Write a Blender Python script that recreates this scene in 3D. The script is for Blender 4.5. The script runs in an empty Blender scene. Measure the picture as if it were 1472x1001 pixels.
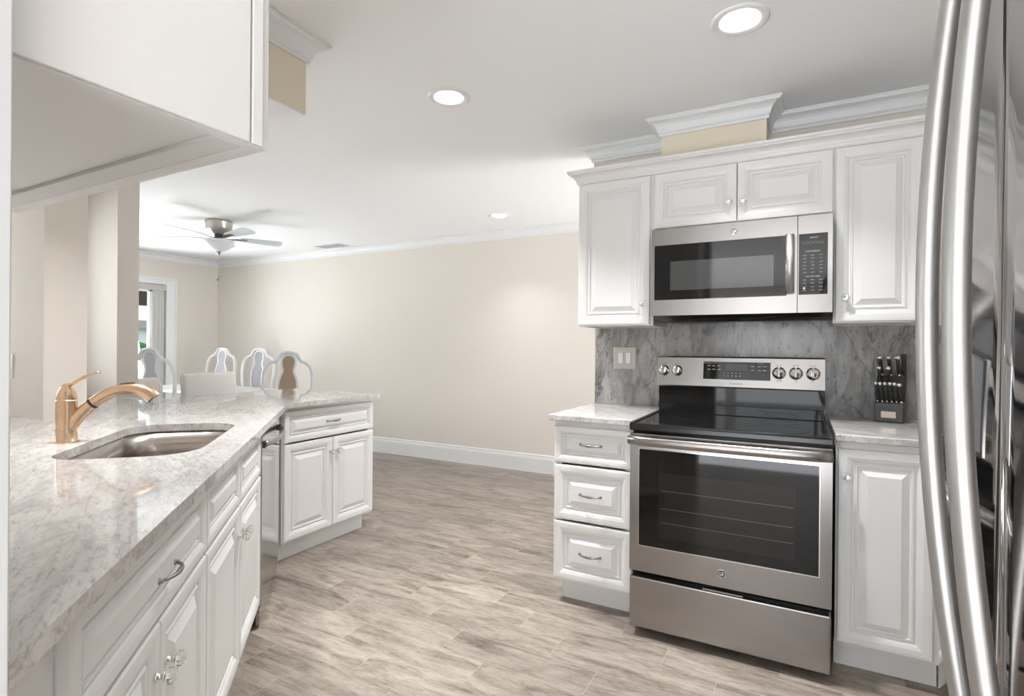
import bpy, bmesh, math, random
from mathutils import Vector, Matrix
random.seed(7)
S = bpy.context.scene
COL = S.collection
PI = math.pi

# ------------------------------------------------------------------ camera
F_PX, YAW, PITCH, ROLL, EYE = 770.3, math.radians(28.18), math.radians(-0.04), math.radians(0.44), 1.235
fw = Vector((-math.sin(YAW) * math.cos(PITCH), math.cos(YAW) * math.cos(PITCH), math.sin(PITCH)))
rt = Vector((math.cos(YAW), math.sin(YAW), 0)); up = rt.cross(fw)
rt2 = rt * math.cos(ROLL) + up * math.sin(ROLL); up2 = -rt * math.sin(ROLL) + up * math.cos(ROLL)
cd = bpy.data.cameras.new('camera'); cam = bpy.data.objects.new('camera', cd); COL.objects.link(cam)
cam.matrix_world = Matrix(((rt2.x, up2.x, -fw.x, 0), (rt2.y, up2.y, -fw.y, 0), (rt2.z, up2.z, -fw.z, EYE), (0, 0, 0, 1)))
cd.sensor_width = 36; cd.lens = F_PX / 1472 * 36; cd.clip_start = 0.02; cd.clip_end = 300
S.camera = cam

# ------------------------------------------------------------------ world, lights, exposure
S.view_settings.view_transform = 'Standard'; S.view_settings.look = 'None'
S.view_settings.gamma = 1; S.view_settings.use_curve_mapping = False
S.view_settings.exposure = 0.63
W = bpy.data.worlds.new('sky'); S.world = W; W.use_nodes = True
wn = W.node_tree; bg = wn.nodes['Background']
tc = wn.nodes.new('ShaderNodeTexCoord'); sx = wn.nodes.new('ShaderNodeSeparateXYZ'); rp = wn.nodes.new('ShaderNodeValToRGB')
wn.links.new(tc.outputs['Generated'], sx.inputs[0]); wn.links.new(sx.outputs['Z'], rp.inputs[0]); wn.links.new(rp.outputs[0], bg.inputs[0])
rp.color_ramp.elements[0].color = (0.92, 0.96, 1, 1); rp.color_ramp.elements[0].position = 0.0
rp.color_ramp.elements[1].color = (0.55, 0.75, 1, 1); rp.color_ramp.elements[1].position = 0.6
bg.inputs[1].default_value = 1.15

def area(name, loc, rot, sx_, sy_, power, color=(1, 1, 1), spread=None):
    d = bpy.data.lights.new(name, 'AREA'); d.shape = 'RECTANGLE'; d.size = sx_; d.size_y = sy_; d.energy = power; d.color = color
    if spread: d.spread = spread
    o = bpy.data.objects.new(name, d); o.location = loc; o.rotation_euler = rot; COL.objects.link(o); return o
# daylight: sliding door, kitchen window, unseen living-room glass; other two are added fills
area('daylight_living_room', (-1.2, -5.9, 1.25), (PI / 2, 0, 0), 4.6, 2.1, 70, (0.96, 0.98, 1))
area('behind_camera_fill', (-1.5, -2.8, 0.06), (PI, 0, 0), 4.6, 3.2, 235, (0.90, 0.945, 1))  # added up-facing fill, out of view, to brighten the ceiling
area('dining_side_fill', (0.9, 4.0, 1.15), (0, PI / 2 + 0.3, 0), 1.7, 1.2, 32, (0.97, 0.985, 1), math.radians(115))  # added fill from the right; the wall there has no window
area('daylight_sliding_door', (-7.75, 3.05, 0.9), (0, -PI / 2 - 0.3, 0), 1.7, 1.9, 56, (0.95, 0.98, 1), math.radians(115))
area('daylight_kitchen_window', (-4.3, 0.93, 1.55), (0, -PI / 2, 0), 0.8, 1.1, 12, (0.95, 0.98, 1))

# ------------------------------------------------------------------ materials
def mat(name, color, rough=0.5, metal=0.0, **kw):
    m = bpy.data.materials.new(name); m.use_nodes = True; b = m.node_tree.nodes['Principled BSDF']
    b.inputs['Base Color'].default_value = (*color, 1); b.inputs['Roughness'].default_value = rough; b.inputs['Metallic'].default_value = metal
    for k, v in kw.items(): b.inputs[k.replace('_', ' ')].default_value = v
    return m
def N(m, t, **kw):
    n = m.node_tree.nodes.new(t)
    for k, v in kw.items(): setattr(n, k, v)
    return n
def bumpy(m, scale, strength, dist=0.002, detail=4):
    b = m.node_tree.nodes['Principled BSDF']; L = m.node_tree.links
    t = N(m, 'ShaderNodeTexCoord'); n = N(m, 'ShaderNodeTexNoise'); n.inputs['Scale'].default_value = scale; n.inputs['Detail'].default_value = detail
    bp = N(m, 'ShaderNodeBump'); bp.inputs['Strength'].default_value = strength; bp.inputs['Distance'].default_value = dist
    L.new(t.outputs['Object'], n.inputs['Vector']); L.new(n.outputs['Fac'], bp.inputs['Height']); L.new(bp.outputs[0], b.inputs['Normal'])
    return m
M = {}
M['wall'] = bumpy(mat('cream_paint', (0.79, 0.74, 0.68), 0.75), 60, 0.15)
M['beam'] = bumpy(mat('cream_paint_warm_lit', (0.82, 0.74, 0.60), 0.75), 60, 0.15)  # same paint as the walls, with the warmer light put into its colour
M['ceiling'] = bumpy(mat('white_ceiling_paint', (0.90, 0.905, 0.91), 0.85), 35, 0.3, 0.003)
M['trim'] = mat('white_trim_paint', (0.84, 0.85, 0.86), 0.4)
M['cab'] = mat('white_cabinet_lacquer', (0.77, 0.765, 0.76), 0.38)
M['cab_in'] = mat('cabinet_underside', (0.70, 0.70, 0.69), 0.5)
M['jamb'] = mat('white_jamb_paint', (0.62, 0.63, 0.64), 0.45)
M['black'] = mat('black_enamel', (0.012, 0.012, 0.012), 0.22)
M['blackglass'] = mat('black_glass', (0.008, 0.008, 0.008), 0.04, 0, Specular_IOR_Level=0.36)
M['darkgap'] = mat('dark_shadow_gap', (0.02, 0.02, 0.02), 0.8)
M['chrome'] = mat('polished_chrome', (0.78, 0.77, 0.75), 0.12, 1)
M['nickel'] = mat('brushed_nickel', (0.55, 0.53, 0.50), 0.28, 1)
M['pull'] = mat('satin_nickel_pull', (0.30, 0.29, 0.28), 0.32, 1)
M['faucet'] = mat('brushed_bronze', (0.72, 0.52, 0.36), 0.27, 1)
M['crystal'] = mat('crystal_glass', (1, 1, 1), 0.02, 0, Transmission_Weight=0.9, IOR=1.5)
M['glass'] = mat('window_glass', (1, 1, 1), 0.0, 0, Transmission_Weight=1.0, IOR=1.02)
M['print'] = mat('grey_lettering', (0.45, 0.45, 0.45), 0.5)
M['darkprint'] = mat('dark_lettering', (0.08, 0.08, 0.08), 0.5)
M['white_plastic'] = mat('white_plastic', (0.82, 0.81, 0.79), 0.35)
M['stool'] = bumpy(mat('off_white_upholstery', (0.88, 0.86, 0.83), 0.7), 400, 0.2)
M['chairwood'] = mat('pale_grey_painted_wood', (0.66, 0.69, 0.71), 0.3)
M['chairwhite'] = mat('white_painted_wood', (0.84, 0.84, 0.86), 0.3)
M['satin'] = mat('silver_grey_upholstery', (0.42, 0.42, 0.46), 0.35)
M['fanblade'] = mat('white_fan_blade', (0.56, 0.62, 0.62), 0.4)
M['opal'] = mat('opal_glass_bowl', (0.80, 0.84, 0.88), 0.15)
M['lawn'] = bumpy(mat('lawn_green', (0.22, 0.36, 0.12), 0.9), 3, 0.5)
M['leaf'] = bumpy(mat('tree_leaf_green', (0.10, 0.22, 0.06), 0.8), 2, 0.8)
M['bark'] = mat('tree_bark', (0.16, 0.11, 0.07), 0.9)
M['stucco'] = mat('white_stucco', (0.85, 0.84, 0.82), 0.8)
M['roof'] = mat('brown_roof_tile', (0.30, 0.22, 0.17), 0.8)
M['porch'] = mat('dark_porch_wood', (0.10, 0.075, 0.055), 0.7)
M['housewin'] = mat('dark_window_pane', (0.05, 0.07, 0.09), 0.1)
M['table'] = mat('white_table_lacquer', (0.80, 0.80, 0.80), 0.3)
M['red_led'] = mat('red_indicator', (0.3, 0.02, 0.02), 0.3); 
M['red_led'].node_tree.nodes['Principled BSDF'].inputs['Emission Color'].default_value = (1, 0.25, 0.25, 1)
M['red_led'].node_tree.nodes['Principled BSDF'].inputs['Emission Strength'].default_value = 2.5
M['amber'] = mat('dim_green_display', (0.02, 0.03, 0.02), 0.3)
M['amber'].node_tree.nodes['Principled BSDF'].inputs['Emission Color'].default_value = (0.35, 0.5, 0.3, 1)
M['amber'].node_tree.nodes['Principled BSDF'].inputs['Emission Strength'].default_value = 0.15
M['lamp'] = mat('lamp_diffuser', (1, 1, 1), 0.5)
M['lamp'].node_tree.nodes['Principled BSDF'].inputs['Emission Color'].default_value = (1, 0.97, 0.92, 1)
M['lamp'].node_tree.nodes['Principled BSDF'].inputs['Emission Strength'].default_value = 6

def steel(name, color=(0.34, 0.325, 0.315), rough=0.27, axis='x', contrast=0.006):
    m = mat(name, color, rough, 1); L = m.node_tree.links; b = m.node_tree.nodes['Principled BSDF']
    t = N(m, 'ShaderNodeTexCoord'); mp = N(m, 'ShaderNodeMapping'); n = N(m, 'ShaderNodeTexNoise')
    sc = {'x': (2, 300, 300), 'z': (300, 300, 2), 'y': (300, 2, 300)}[axis]
    mp.inputs['Scale'].default_value = sc; n.inputs['Scale'].default_value = 1; n.inputs['Detail'].default_value = 3
    L.new(t.outputs['Object'], mp.inputs[0]); L.new(mp.outputs[0], n.inputs['Vector'])
    mr = N(m, 'ShaderNodeMapRange'); mr.inputs['To Min'].default_value = rough - contrast; mr.inputs['To Max'].default_value = rough + contrast
    L.new(n.outputs['Fac'], mr.inputs[0]); L.new(mr.outputs[0], b.inputs['Roughness'])
    b.inputs['Anisotropic'].default_value = 0.6
    tg = N(m, 'ShaderNodeTangent'); tg.direction_type = 'RADIAL'; tg.axis = 'Z'
    L.new(tg.outputs[0], b.inputs['Tangent'])
    return m
M['steel'] = steel('brushed_stainless_steel')
M['steelv'] = steel('vertical_brushed_stainless', (0.50, 0.49, 0.48), 0.16, 'z', 0.03)
M['fridge'] = steel('dark_polished_stainless', (0.36, 0.34, 0.33), 0.07, 'z', 0.015)
M['fridge'].node_tree.nodes['Principled BSDF'].inputs['Anisotropic'].default_value = 0
M['handle'] = mat('satin_steel_handle', (0.44, 0.44, 0.435), 0.42, 1)
M['sinksteel'] = steel('sink_steel', (0.50, 0.46, 0.43), 0.24, 'x')
M['dwsteel'] = steel('dishwasher_steel', (0.52, 0.50, 0.49), 0.10, 'x', 0.02)

def granite(name, base, mid, dark, vert=False, rough=0.045):
    m = mat(name, base, rough, 0, Specular_IOR_Level=0.6); L = m.node_tree.links; b = m.node_tree.nodes['Principled BSDF']
    t = N(m, 'ShaderNodeTexCoord'); mp = N(m, 'ShaderNodeMapping')
    mp.inputs['Scale'].default_value = (1.5, 1.5, 0.55) if vert else (1, 1, 1)
    mp.inputs['Rotation'].default_value = (0, 0.12, 0) if vert else (0, 0, 0.5)
    L.new(t.outputs['Object'], mp.inputs[0])
    st = N(m, 'ShaderNodeMapping'); st.inputs['Scale'].default_value = (1, 1, 1) if vert else (0.5, 1.9, 1)
    L.new(mp.outputs[0], st.inputs[0])
    n1 = N(m, 'ShaderNodeTexNoise'); n1.inputs['Scale'].default_value = 7; n1.inputs['Detail'].default_value = 8; n1.inputs['Roughness'].default_value = 0.62; n1.inputs['Distortion'].default_value = 1.2
    L.new(st.outputs[0], n1.inputs['Vector'])
    r1 = N(m, 'ShaderNodeValToRGB'); e = r1.color_ramp.elements; e[0].position = 0.34; e[0].color = (*mid, 1); e[1].position = 0.62; e[1].color = (*base, 1)
    L.new(n1.outputs['Fac'], r1.inputs[0])
    n2 = N(m, 'ShaderNodeTexNoise'); n2.inputs['Scale'].default_value = 34 if vert else 46; n2.inputs['Detail'].default_value = 9; n2.inputs['Roughness'].default_value = 0.78; n2.inputs['Distortion'].default_value = 0.25
    L.new(st.outputs[0], n2.inputs['Vector'])
    r2 = N(m, 'ShaderNodeValToRGB'); e = r2.color_ramp.elements; e[0].position = 0.33 if not vert else 0.36; e[0].color = (1, 1, 1, 1); e[1].position = 0.51 if not vert else 0.45; e[1].color = (0, 0, 0, 1)
    L.new(n2.outputs['Fac'], r2.inputs[0])
    # veins: thin band of a distorted noise
    n3 = N(m, 'ShaderNodeTexNoise'); n3.inputs['Scale'].default_value = 2.1; n3.inputs['Detail'].default_value = 6; n3.inputs['Distortion'].default_value = 1.6
    L.new(st.outputs[0], n3.inputs['Vector'])
    r3 = N(m, 'ShaderNodeValToRGB'); c = r3.color_ramp; c.elements[0].position = 0.485; c.elements[0].color = (0, 0, 0, 1); c.elements[1].position = 0.515; c.elements[1].color = (0, 0, 0, 1)
    q = c.elements.new(0.5); q.color = (1, 1, 1, 1) if vert else (0.55, 0.55, 0.55, 1)
    L.new(n3.outputs['Fac'], r3.inputs[0])
    n4 = N(m, 'ShaderNodeTexNoise'); n4.inputs['Scale'].default_value = 5; L.new(st.outputs[0], n4.inputs['Vector'])
    mm = N(m, 'ShaderNodeMath'); mm.operation = 'MULTIPLY'; L.new(r3.outputs[0], mm.inputs[0]); L.new(n4.outputs['Fac'], mm.inputs[1])
    mx = N(m, 'ShaderNodeMath'); mx.operation = 'MAXIMUM'; L.new(mm.outputs[0], mx.inputs[0])
    sm = N(m, 'ShaderNodeMath'); sm.operation = 'MULTIPLY'; sm.inputs[1].default_value = 0.75; L.new(r2.outputs[0], sm.inputs[0]); L.new(sm.outputs[0], mx.inputs[1])
    mixn = N(m, 'ShaderNodeMix'); mixn.data_type = 'RGBA'; L.new(mx.outputs[0], mixn.inputs['Factor']); L.new(r1.outputs[0], mixn.inputs['A']); mixn.inputs['B'].default_value = (*dark, 1)
    L.new(mixn.outputs['Result'], b.inputs['Base Color'])
    return m
M['granite'] = granite('pale_grey_granite', (0.68, 0.665, 0.655), (0.48, 0.455, 0.445), (0.20, 0.18, 0.18))
M['splash'] = granite('shaded_granite_splash', (0.44, 0.43, 0.42), (0.22, 0.215, 0.21), (0.035, 0.035, 0.04), True, 0.2)  # same granite as the counter, darkened for the shade under the cabinets

def floor_mat():
    m = mat('wood_look_tile', (0.4, 0.35, 0.3), 0.32); L = m.node_tree.links; b = m.node_tree.nodes['Principled BSDF']
    def math_(op, a=None, c=None, d=None):
        n = N(m, 'ShaderNodeMath'); n.operation = op
        for i, v in enumerate((a, c, d)):
            if v is None: continue
            if isinstance(v, (int, float)): n.inputs[i].default_value = v
            else: L.new(v, n.inputs[i])
        return n.outputs[0]
    g = N(m, 'ShaderNodeNewGeometry'); s = N(m, 'ShaderNodeSeparateXYZ'); L.new(g.outputs['Position'], s.inputs[0])
    yy = math_('DIVIDE', math_('SUBTRACT', s.outputs['Y'], 1.96), 0.1525); row = math_('FLOOR', yy); fy = math_('FRACT', yy)
    xx = math_('DIVIDE', math_('ADD', math_('ADD', s.outputs['X'], 0.876), math_('MULTIPLY', row, 0.205)), 0.615); colm = math_('FLOOR', xx); fx = math_('FRACT', xx)
    cid = N(m, 'ShaderNodeCombineXYZ'); L.new(colm, cid.inputs[0]); L.new(row, cid.inputs[1])
    wnz = N(m, 'ShaderNodeTexWhiteNoise'); wnz.noise_dimensions = '3D'; L.new(cid.outputs[0], wnz.inputs['Vector'])
    off = N(m, 'ShaderNodeVectorMath'); off.operation = 'MULTIPLY_ADD'; L.new(wnz.outputs['Color'], off.inputs[0]); off.inputs[1].default_value = (37, 37, 37)
    pos = N(m, 'ShaderNodeMapping'); pos.inputs['Scale'].default_value = (0.9, 4.2, 1); L.new(g.outputs['Position'], pos.inputs[0]); L.new(pos.outputs[0], off.inputs[2])
    n1 = N(m, 'ShaderNodeTexNoise'); n1.inputs['Scale'].default_value = 3.6; n1.inputs['Detail'].default_value = 9; n1.inputs['Roughness'].default_value = 0.64; n1.inputs['Distortion'].default_value = 0.8
    L.new(off.outputs[0], n1.inputs['Vector'])
    n2 = N(m, 'ShaderNodeTexNoise'); n2.inputs['Scale'].default_value = 14; n2.inputs['Detail'].default_value = 6; n2.inputs['Roughness'].default_value = 0.7; n2.inputs['Distortion'].default_value = 0.8
    L.new(off.outputs[0], n2.inputs['Vector'])
    n3 = N(m, 'ShaderNodeTexNoise'); n3.inputs['Scale'].default_value = 48; n3.inputs['Detail'].default_value = 5; n3.inputs['Roughness'].default_value = 0.75; n3.inputs['Distortion'].default_value = 0.6
    L.new(off.outputs[0], n3.inputs['Vector'])
    mixf = math_('ADD', math_('MULTIPLY', n1.outputs['Fac'], 0.52), math_('ADD', math_('MULTIPLY', n2.outputs['Fac'], 0.26), math_('MULTIPLY', n3.outputs['Fac'], 0.22)))
    r = N(m, 'ShaderNodeValToRGB'); e = r.color_ramp.elements
    e[0].position = 0.385; e[0].color = (0.15, 0.12, 0.097, 1); e[1].position = 0.63; e[1].color = (0.54, 0.47, 0.41, 1)
    q = r.color_ramp.elements.new(0.46); q.color = (0.29, 0.24, 0.20, 1); q = r.color_ramp.elements.new(0.53); q.color = (0.41, 0.35, 0.30, 1)
    L.new(mixf, r.inputs[0])
    tone = math_('ADD', math_('MULTIPLY', wnz.outputs['Value'], 0.24), 0.66)
    cm = N(m, 'ShaderNodeVectorMath'); cm.operation = 'SCALE'; L.new(r.outputs[0], cm.inputs[0]); L.new(tone, cm.inputs['Scale'])
    gy = math_('LESS_THAN', math_('MINIMUM', fy, math_('SUBTRACT', 1, fy)), 0.0075)
    gx = math_('LESS_THAN', math_('MINIMUM', fx, math_('SUBTRACT', 1, fx)), 0.0022)
    gr = math_('MAXIMUM', gx, gy)
    mx = N(m, 'ShaderNodeMix'); mx.data_type = 'RGBA'; L.new(math_('MULTIPLY', gr, 0.55), mx.inputs['Factor']); L.new(cm.outputs[0], mx.inputs['A']); mx.inputs['B'].default_value = (0.46, 0.42, 0.37, 1)
    L.new(mx.outputs['Result'], b.inputs['Base Color'])
    bp = N(m, 'ShaderNodeBump'); bp.inputs['Strength'].default_value = 0.25; bp.inputs['Distance'].default_value = 0.002
    L.new(math_('SUBTRACT', mixf, gr), bp.inputs['Height']); L.new(bp.outputs[0], b.inputs['Normal'])
    return m
M['floor'] = floor_mat()
def cane_mat():
    m = mat('woven_brown_cane', (0.36, 0.26, 0.18), 0.7); L = m.node_tree.links; b = m.node_tree.nodes['Principled BSDF']
    t = N(m, 'ShaderNodeTexCoord'); c = N(m, 'ShaderNodeTexChecker'); c.inputs['Scale'].default_value = 160
    c.inputs['Color1'].default_value = (0.42, 0.32, 0.23, 1); c.inputs['Color2'].default_value = (0.26, 0.18, 0.12, 1)
    L.new(t.outputs['Object'], c.inputs['Vector']); L.new(c.outputs[0], b.inputs['Base Color']); return m
M['cane'] = cane_mat()

# ------------------------------------------------------------------ mesh helpers
RX = Matrix.Rotation(PI / 2, 4, 'X')
class MB:
    def __init__(s): s.v = []; s.f = []; s.sm = []
    def add(s, vs, fs, smooth=False, T=None):
        k = len(s.v)
        for p in vs:
            p = Vector(p); s.v.append(T @ p if T else p)
        for f in fs: s.f.append([i + k for i in f]); s.sm.append(smooth)
        return s
    def box(s, x0, x1, y0, y1, z0, z1, T=None):
        vs = [(x, y, z) for z in (z0, z1) for y in (y0, y1) for x in (x0, x1)]
        return s.add(vs, [(0, 2, 3, 1), (4, 5, 7, 6), (0, 1, 5, 4), (2, 6, 7, 3), (0, 4, 6, 2), (1, 3, 7, 5)], T=T)
    def prism(s, pts, z0, z1, T=None, smooth=False):
        n = len(pts); vs = [(x, y, z0) for x, y in pts] + [(x, y, z1) for x, y in pts]
        fs = [tuple(range(n))[::-1], tuple(range(n, 2 * n))]
        s.add(vs, fs, T=T)
        return s.add(vs, [(i, (i + 1) % n, n + (i + 1) % n, n + i) for i in range(n)], smooth, T)
    def lathe(s, prof, n=24, T=None, cap=True, smooth=True):
        vs = []; fs = []
        for r, z in prof:
            for k in range(n): a = 2 * PI * k / n; vs.append((r * math.cos(a), r * math.sin(a), z))
        for i in range(len(prof) - 1):
            for k in range(n): fs.append((i * n + k, i * n + (k + 1) % n, (i + 1) * n + (k + 1) % n, (i + 1) * n + k))
        s.add(vs, fs, smooth, T)
        if cap:
            s.add(vs[:n], [tuple(range(n))[::-1]], False, T); s.add(vs[-n:], [tuple(range(n))], False, T)
        return s
    def tube(s, pts, rad, n=10, T=None, flat=None, upv=None):
        pts = [Vector(p) for p in pts]; m = len(pts)
        if isinstance(rad, (int, float)): rad = [rad] * m
        vs = []; fs = []; prev = None
        for i, p in enumerate(pts):
            t = (pts[min(i + 1, m - 1)] - pts[max(i - 1, 0)]).normalized()
            u = Vector(upv) if upv else (prev if prev else (Vector((0, 0, 1)) if abs(t.z) < 0.9 else Vector((1, 0, 0))))
            a = (u - t * u.dot(t)).normalized(); b = t.cross(a); prev = a
            ra = rad[i] if not isinstance(rad[i], tuple) else rad[i][0]; rb = rad[i] if not isinstance(rad[i], tuple) else rad[i][1]
            for k in range(n):
                an = 2 * PI * k / n; vs.append(p + a * math.cos(an) * ra + b * math.sin(an) * rb)
        for i in range(m - 1):
            for k in range(n): fs.append((i * n + k, i * n + (k + 1) % n, (i + 1) * n + (k + 1) % n, (i + 1) * n + k))
        s.add(vs, fs, True, T)
        s.add(vs[:n], [tuple(range(n))[::-1]], False, T); s.add(vs[-n:], [tuple(range(n))], False, T)
        return s
    def build(s, name, m, parent=None, bevel=0, seg=2, weld=True):
        me = bpy.data.meshes.new(name); me.from_pydata([tuple(v) for v in s.v], [], s.f)
        me.polygons.foreach_set('use_smooth', s.sm); 
        bm = bmesh.new(); bm.from_mesh(me)
        if weld: bmesh.ops.remove_doubles(bm, verts=bm.verts, dist=0.00001)
        bmesh.ops.recalc_face_normals(bm, faces=bm.faces)
        bm.to_mesh(me); bm.free()
        me.materials.append(m if not isinstance(m, str) else M[m])
        o = bpy.data.objects.new(name, me); COL.objects.link(o)
        if parent: o.parent = parent
        if bevel:
            b = o.modifiers.new('bevel', 'BEVEL'); b.width = bevel; b.segments = seg; b.limit_method = 'ANGLE'; b.angle_limit = math.radians(40)
            b.harden_normals = False
        return o
def spline(pts, n=6):
    P = [Vector(p) for p in pts]; out = []
    for i in range(len(P) - 1):
        p0 = P[max(i - 1, 0)]; p1 = P[i]; p2 = P[i + 1]; p3 = P[min(i + 2, len(P) - 1)]
        for k in range(n):
            t = k / n
            out.append(0.5 * ((2 * p1) + (p2 - p0) * t + (2 * p0 - 5 * p1 + 4 * p2 - p3) * t * t + (3 * p1 - p0 - 3 * p2 + p3) * t ** 3))
    out.append(P[-1]); return out
def tag(o, label=None, cat=None, group=None, kind=None):
    if label: o['label'] = label
    if cat: o['category'] = cat
    if group: o['group'] = group
    if kind: o['kind'] = kind
    return o
def thing(name, label, cat, loc=(0, 0, 0), rz=0, group=None):
    o = bpy.data.objects.new(name, None); COL.objects.link(o); o.location = loc; o.rotation_euler = (0, 0, rz); o.empty_display_size = 0.1
    return tag(o, label, cat, group)
def copy_tree(o, parent=None):
    c = o.copy(); COL.objects.link(c)
    if parent: c.parent = parent
    for ch in list(o.children): copy_tree(ch, c)
    return c
def struct(name, mb, m, bevel=0, label=None):
    o = mb.build(name, m, None, bevel); o['kind'] = 'structure'
    if label: o['label'] = label
    return o
def text(name, body, size, parent, T, m, depth=0.0004):
    cu = bpy.data.curves.new('lettering', 'FONT'); cu.body = body; cu.size = size; cu.extrude = depth; cu.align_x = 'CENTER'; cu.align_y = 'CENTER'; cu.resolution_u = 3
    tmp = bpy.data.objects.new('tmp', cu); COL.objects.link(tmp)
    dg = bpy.context.evaluated_depsgraph_get(); me = bpy.data.meshes.new_from_object(tmp.evaluated_get(dg))
    bpy.data.objects.remove(tmp); me.transform(T); me.materials.clear(); me.materials.append(M[m])
    o = bpy.data.objects.new(name, me); COL.objects.link(o); o.parent = parent; return o
# lettering on a face that looks to local -Y
def TF(x, y, z): return Matrix.Translation((x, y, z)) @ Matrix.Rotation(PI / 2, 4, 'X')

# ------------------------------------------------------------------ room shell
CZ = 2.43; YF = 4.80; XW = -7.39
X0, X1, Y0 = -7.6, 1.0, -6.0
struct('floor', MB().box(X0, X1 + 0.1, Y0, YF + 0.1, -0.05, 0), 'floor')
struct('ceiling', MB().box(X0, X1 + 0.1, Y0, YF + 0.1, CZ, CZ + 0.05), 'ceiling')
struct('wall_dining', MB().box(X0, X1 + 0.1, YF, YF + 0.1, 0, CZ), 'wall')
# stove wall with its chimney chase
struct('wall_stove', MB().box(-1.09, X1, 3.06, 3.20, 0, CZ), 'wall')
struct('wall_chase', MB().box(-0.645, -0.145, 2.845, 3.06, 2.185, CZ), 'beam')
struct('wall_right', MB().box(X1, X1 + 0.1, Y0, YF, 0, CZ), 'wall')
# near wall stub left of the camera, white cased end
struct('wall_near', MB().box(-4.09, -0.72, 0.11, 0.236, 0, CZ), 'wall')
struct('trim_1', MB().box(-0.722, -0.700, 0.10, 0.238, 0, CZ), 'jamb', 0.002)
# kitchen left nook: wall with a window, pier, second partition, header beam
XN = -4.09
struct('wall_nook', MB().box(XN - 0.1, XN, 0.11, 0.36, 0, CZ).box(XN - 0.1, XN, 1.50, 1.84, 0, CZ).box(XN - 0.1, XN, 0.36, 1.50, 0, 1.1).box(XN - 0.1, XN, 0.36, 1.50, 2.0, CZ), 'wall')
struct('wall_pier', MB().box(-3.45, -2.80, 1.056, 1.212, 0.914, CZ), 'wall')
struct('wall_partition', MB().box(XW, XN, 1.72, 1.84, 0, CZ).box(XN, -3.62, 1.72, 1.84, 0.914, CZ), 'wall')
struct('wall_header', MB().box(XN, -1.715, 1.212, 1.47, 2.148, CZ).box(-2.80, -1.715, 1.12, 1.212, 2.148, CZ), 'beam')
struct('trim_2', MB().box(-2.8, -1.717, 1.122, 1.468, 2.140, 2.148).box(XN, -2.80, 1.214, 1.468, 2.140, 2.148), 'ceiling')
w = thing('window_1', None, None, (XN, 0.93, 1.55)); w['kind'] = 'structure'
MB().box(-0.08, -0.02, -0.57, -0.53, -0.45, 0.45).box(-0.08, -0.02, 0.53, 0.57, -0.45, 0.45).box(-0.08, -0.02, -0.53, 0.53, -0.45, -0.41).box(-0.08, -0.02, -0.53, 0.53, 0.41, 0.45).box(-0.07, -0.03, -0.53, 0.53, -0.015, 0.015).build('window_frame', 'trim', w)
MB().box(-0.052, -0.048, -0.53, 0.53, -0.41, 0.41).build('window_pane', 'glass', w)
# window wall of the dining room
struct('wall_window', MB().box(XW - 0.12, XW, 4.083, YF, 0, CZ).box(XW - 0.12, XW, 1.84, 2.1, 0, CZ).box(XW - 0.12, XW, 2.1, 4.083, 2.03, CZ), 'wall')
struct('trim_3', MB().box(XW, XW + 0.018, 4.083, 4.215, 0, 2.105).box(XW, XW + 0.018, 2.0, 4.083, 2.03, 2.105).box(XW, XW + 0.026, 4.19, 4.215, 0, 2.115).box(XW, XW + 0.026, 2.0, 4.215, 2.09, 2.115), 'trim', 0.003)
d = thing('door_1', None, None, (XW, 3.1, 0)); d['kind'] = 'structure'
fr = MB()
for y in (-1.0, -0.03, 0.80, 0.93):
    fr.box(-0.09, -0.04, y, y + 0.055, 0.0, 2.0)
fr.box(-0.09, -0.04, -1.0, 0.98, 0.0, 0.07).box(-0.09, -0.04, -1.0, 0.98, 1.93, 2.03)
fr.build('door_frame', 'trim', d)
MB().box(-0.068, -0.062, -0.945, -0.03, 0.07, 1.93).box(-0.068, -0.062, 0.025, 0.80, 0.07, 1.93).build('glass_pane', 'glass', d)
bl = thing('vertical_blind', 'white vertical blind stacked open at the right end of the sliding glass door', 'blind', (XW, 3.1, 0))
MB().box(-0.035, 0.012, -0.95, 0.98, 1.95, 2.025).build('valance', mat('grey_valance', (0.55, 0.52, 0.50), 0.6), bl)
vb = MB()
for k in range(7):
    y = 0.83 + k * 0.021
    vb.box(-0.03, 0.03, -0.0012, 0.0012, 0.04, 1.95, T=Matrix.Translation((-0.005, y, 0)) @ Matrix.Rotation(0.5 if k % 2 else -0.5, 4, 'Z'))
vb.build('slats', 'white_plastic', bl)
# back wall of the living room behind the camera: tall glass openings
struct('wall_living', MB().box(-4.09, -3.3, Y0, Y0 + 0.1, 0, CZ).box(1.0, 1.1, Y0, Y0 + 0.1, 0, CZ).box(-3.3, 1.0, Y0, Y0 + 0.1, 2.25, CZ).box(-1.3, -1.1, Y0, Y0 + 0.1, 0, 2.25).box(-4.19, -4.09, Y0, 0.11, 0, CZ), 'wall')

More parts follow.
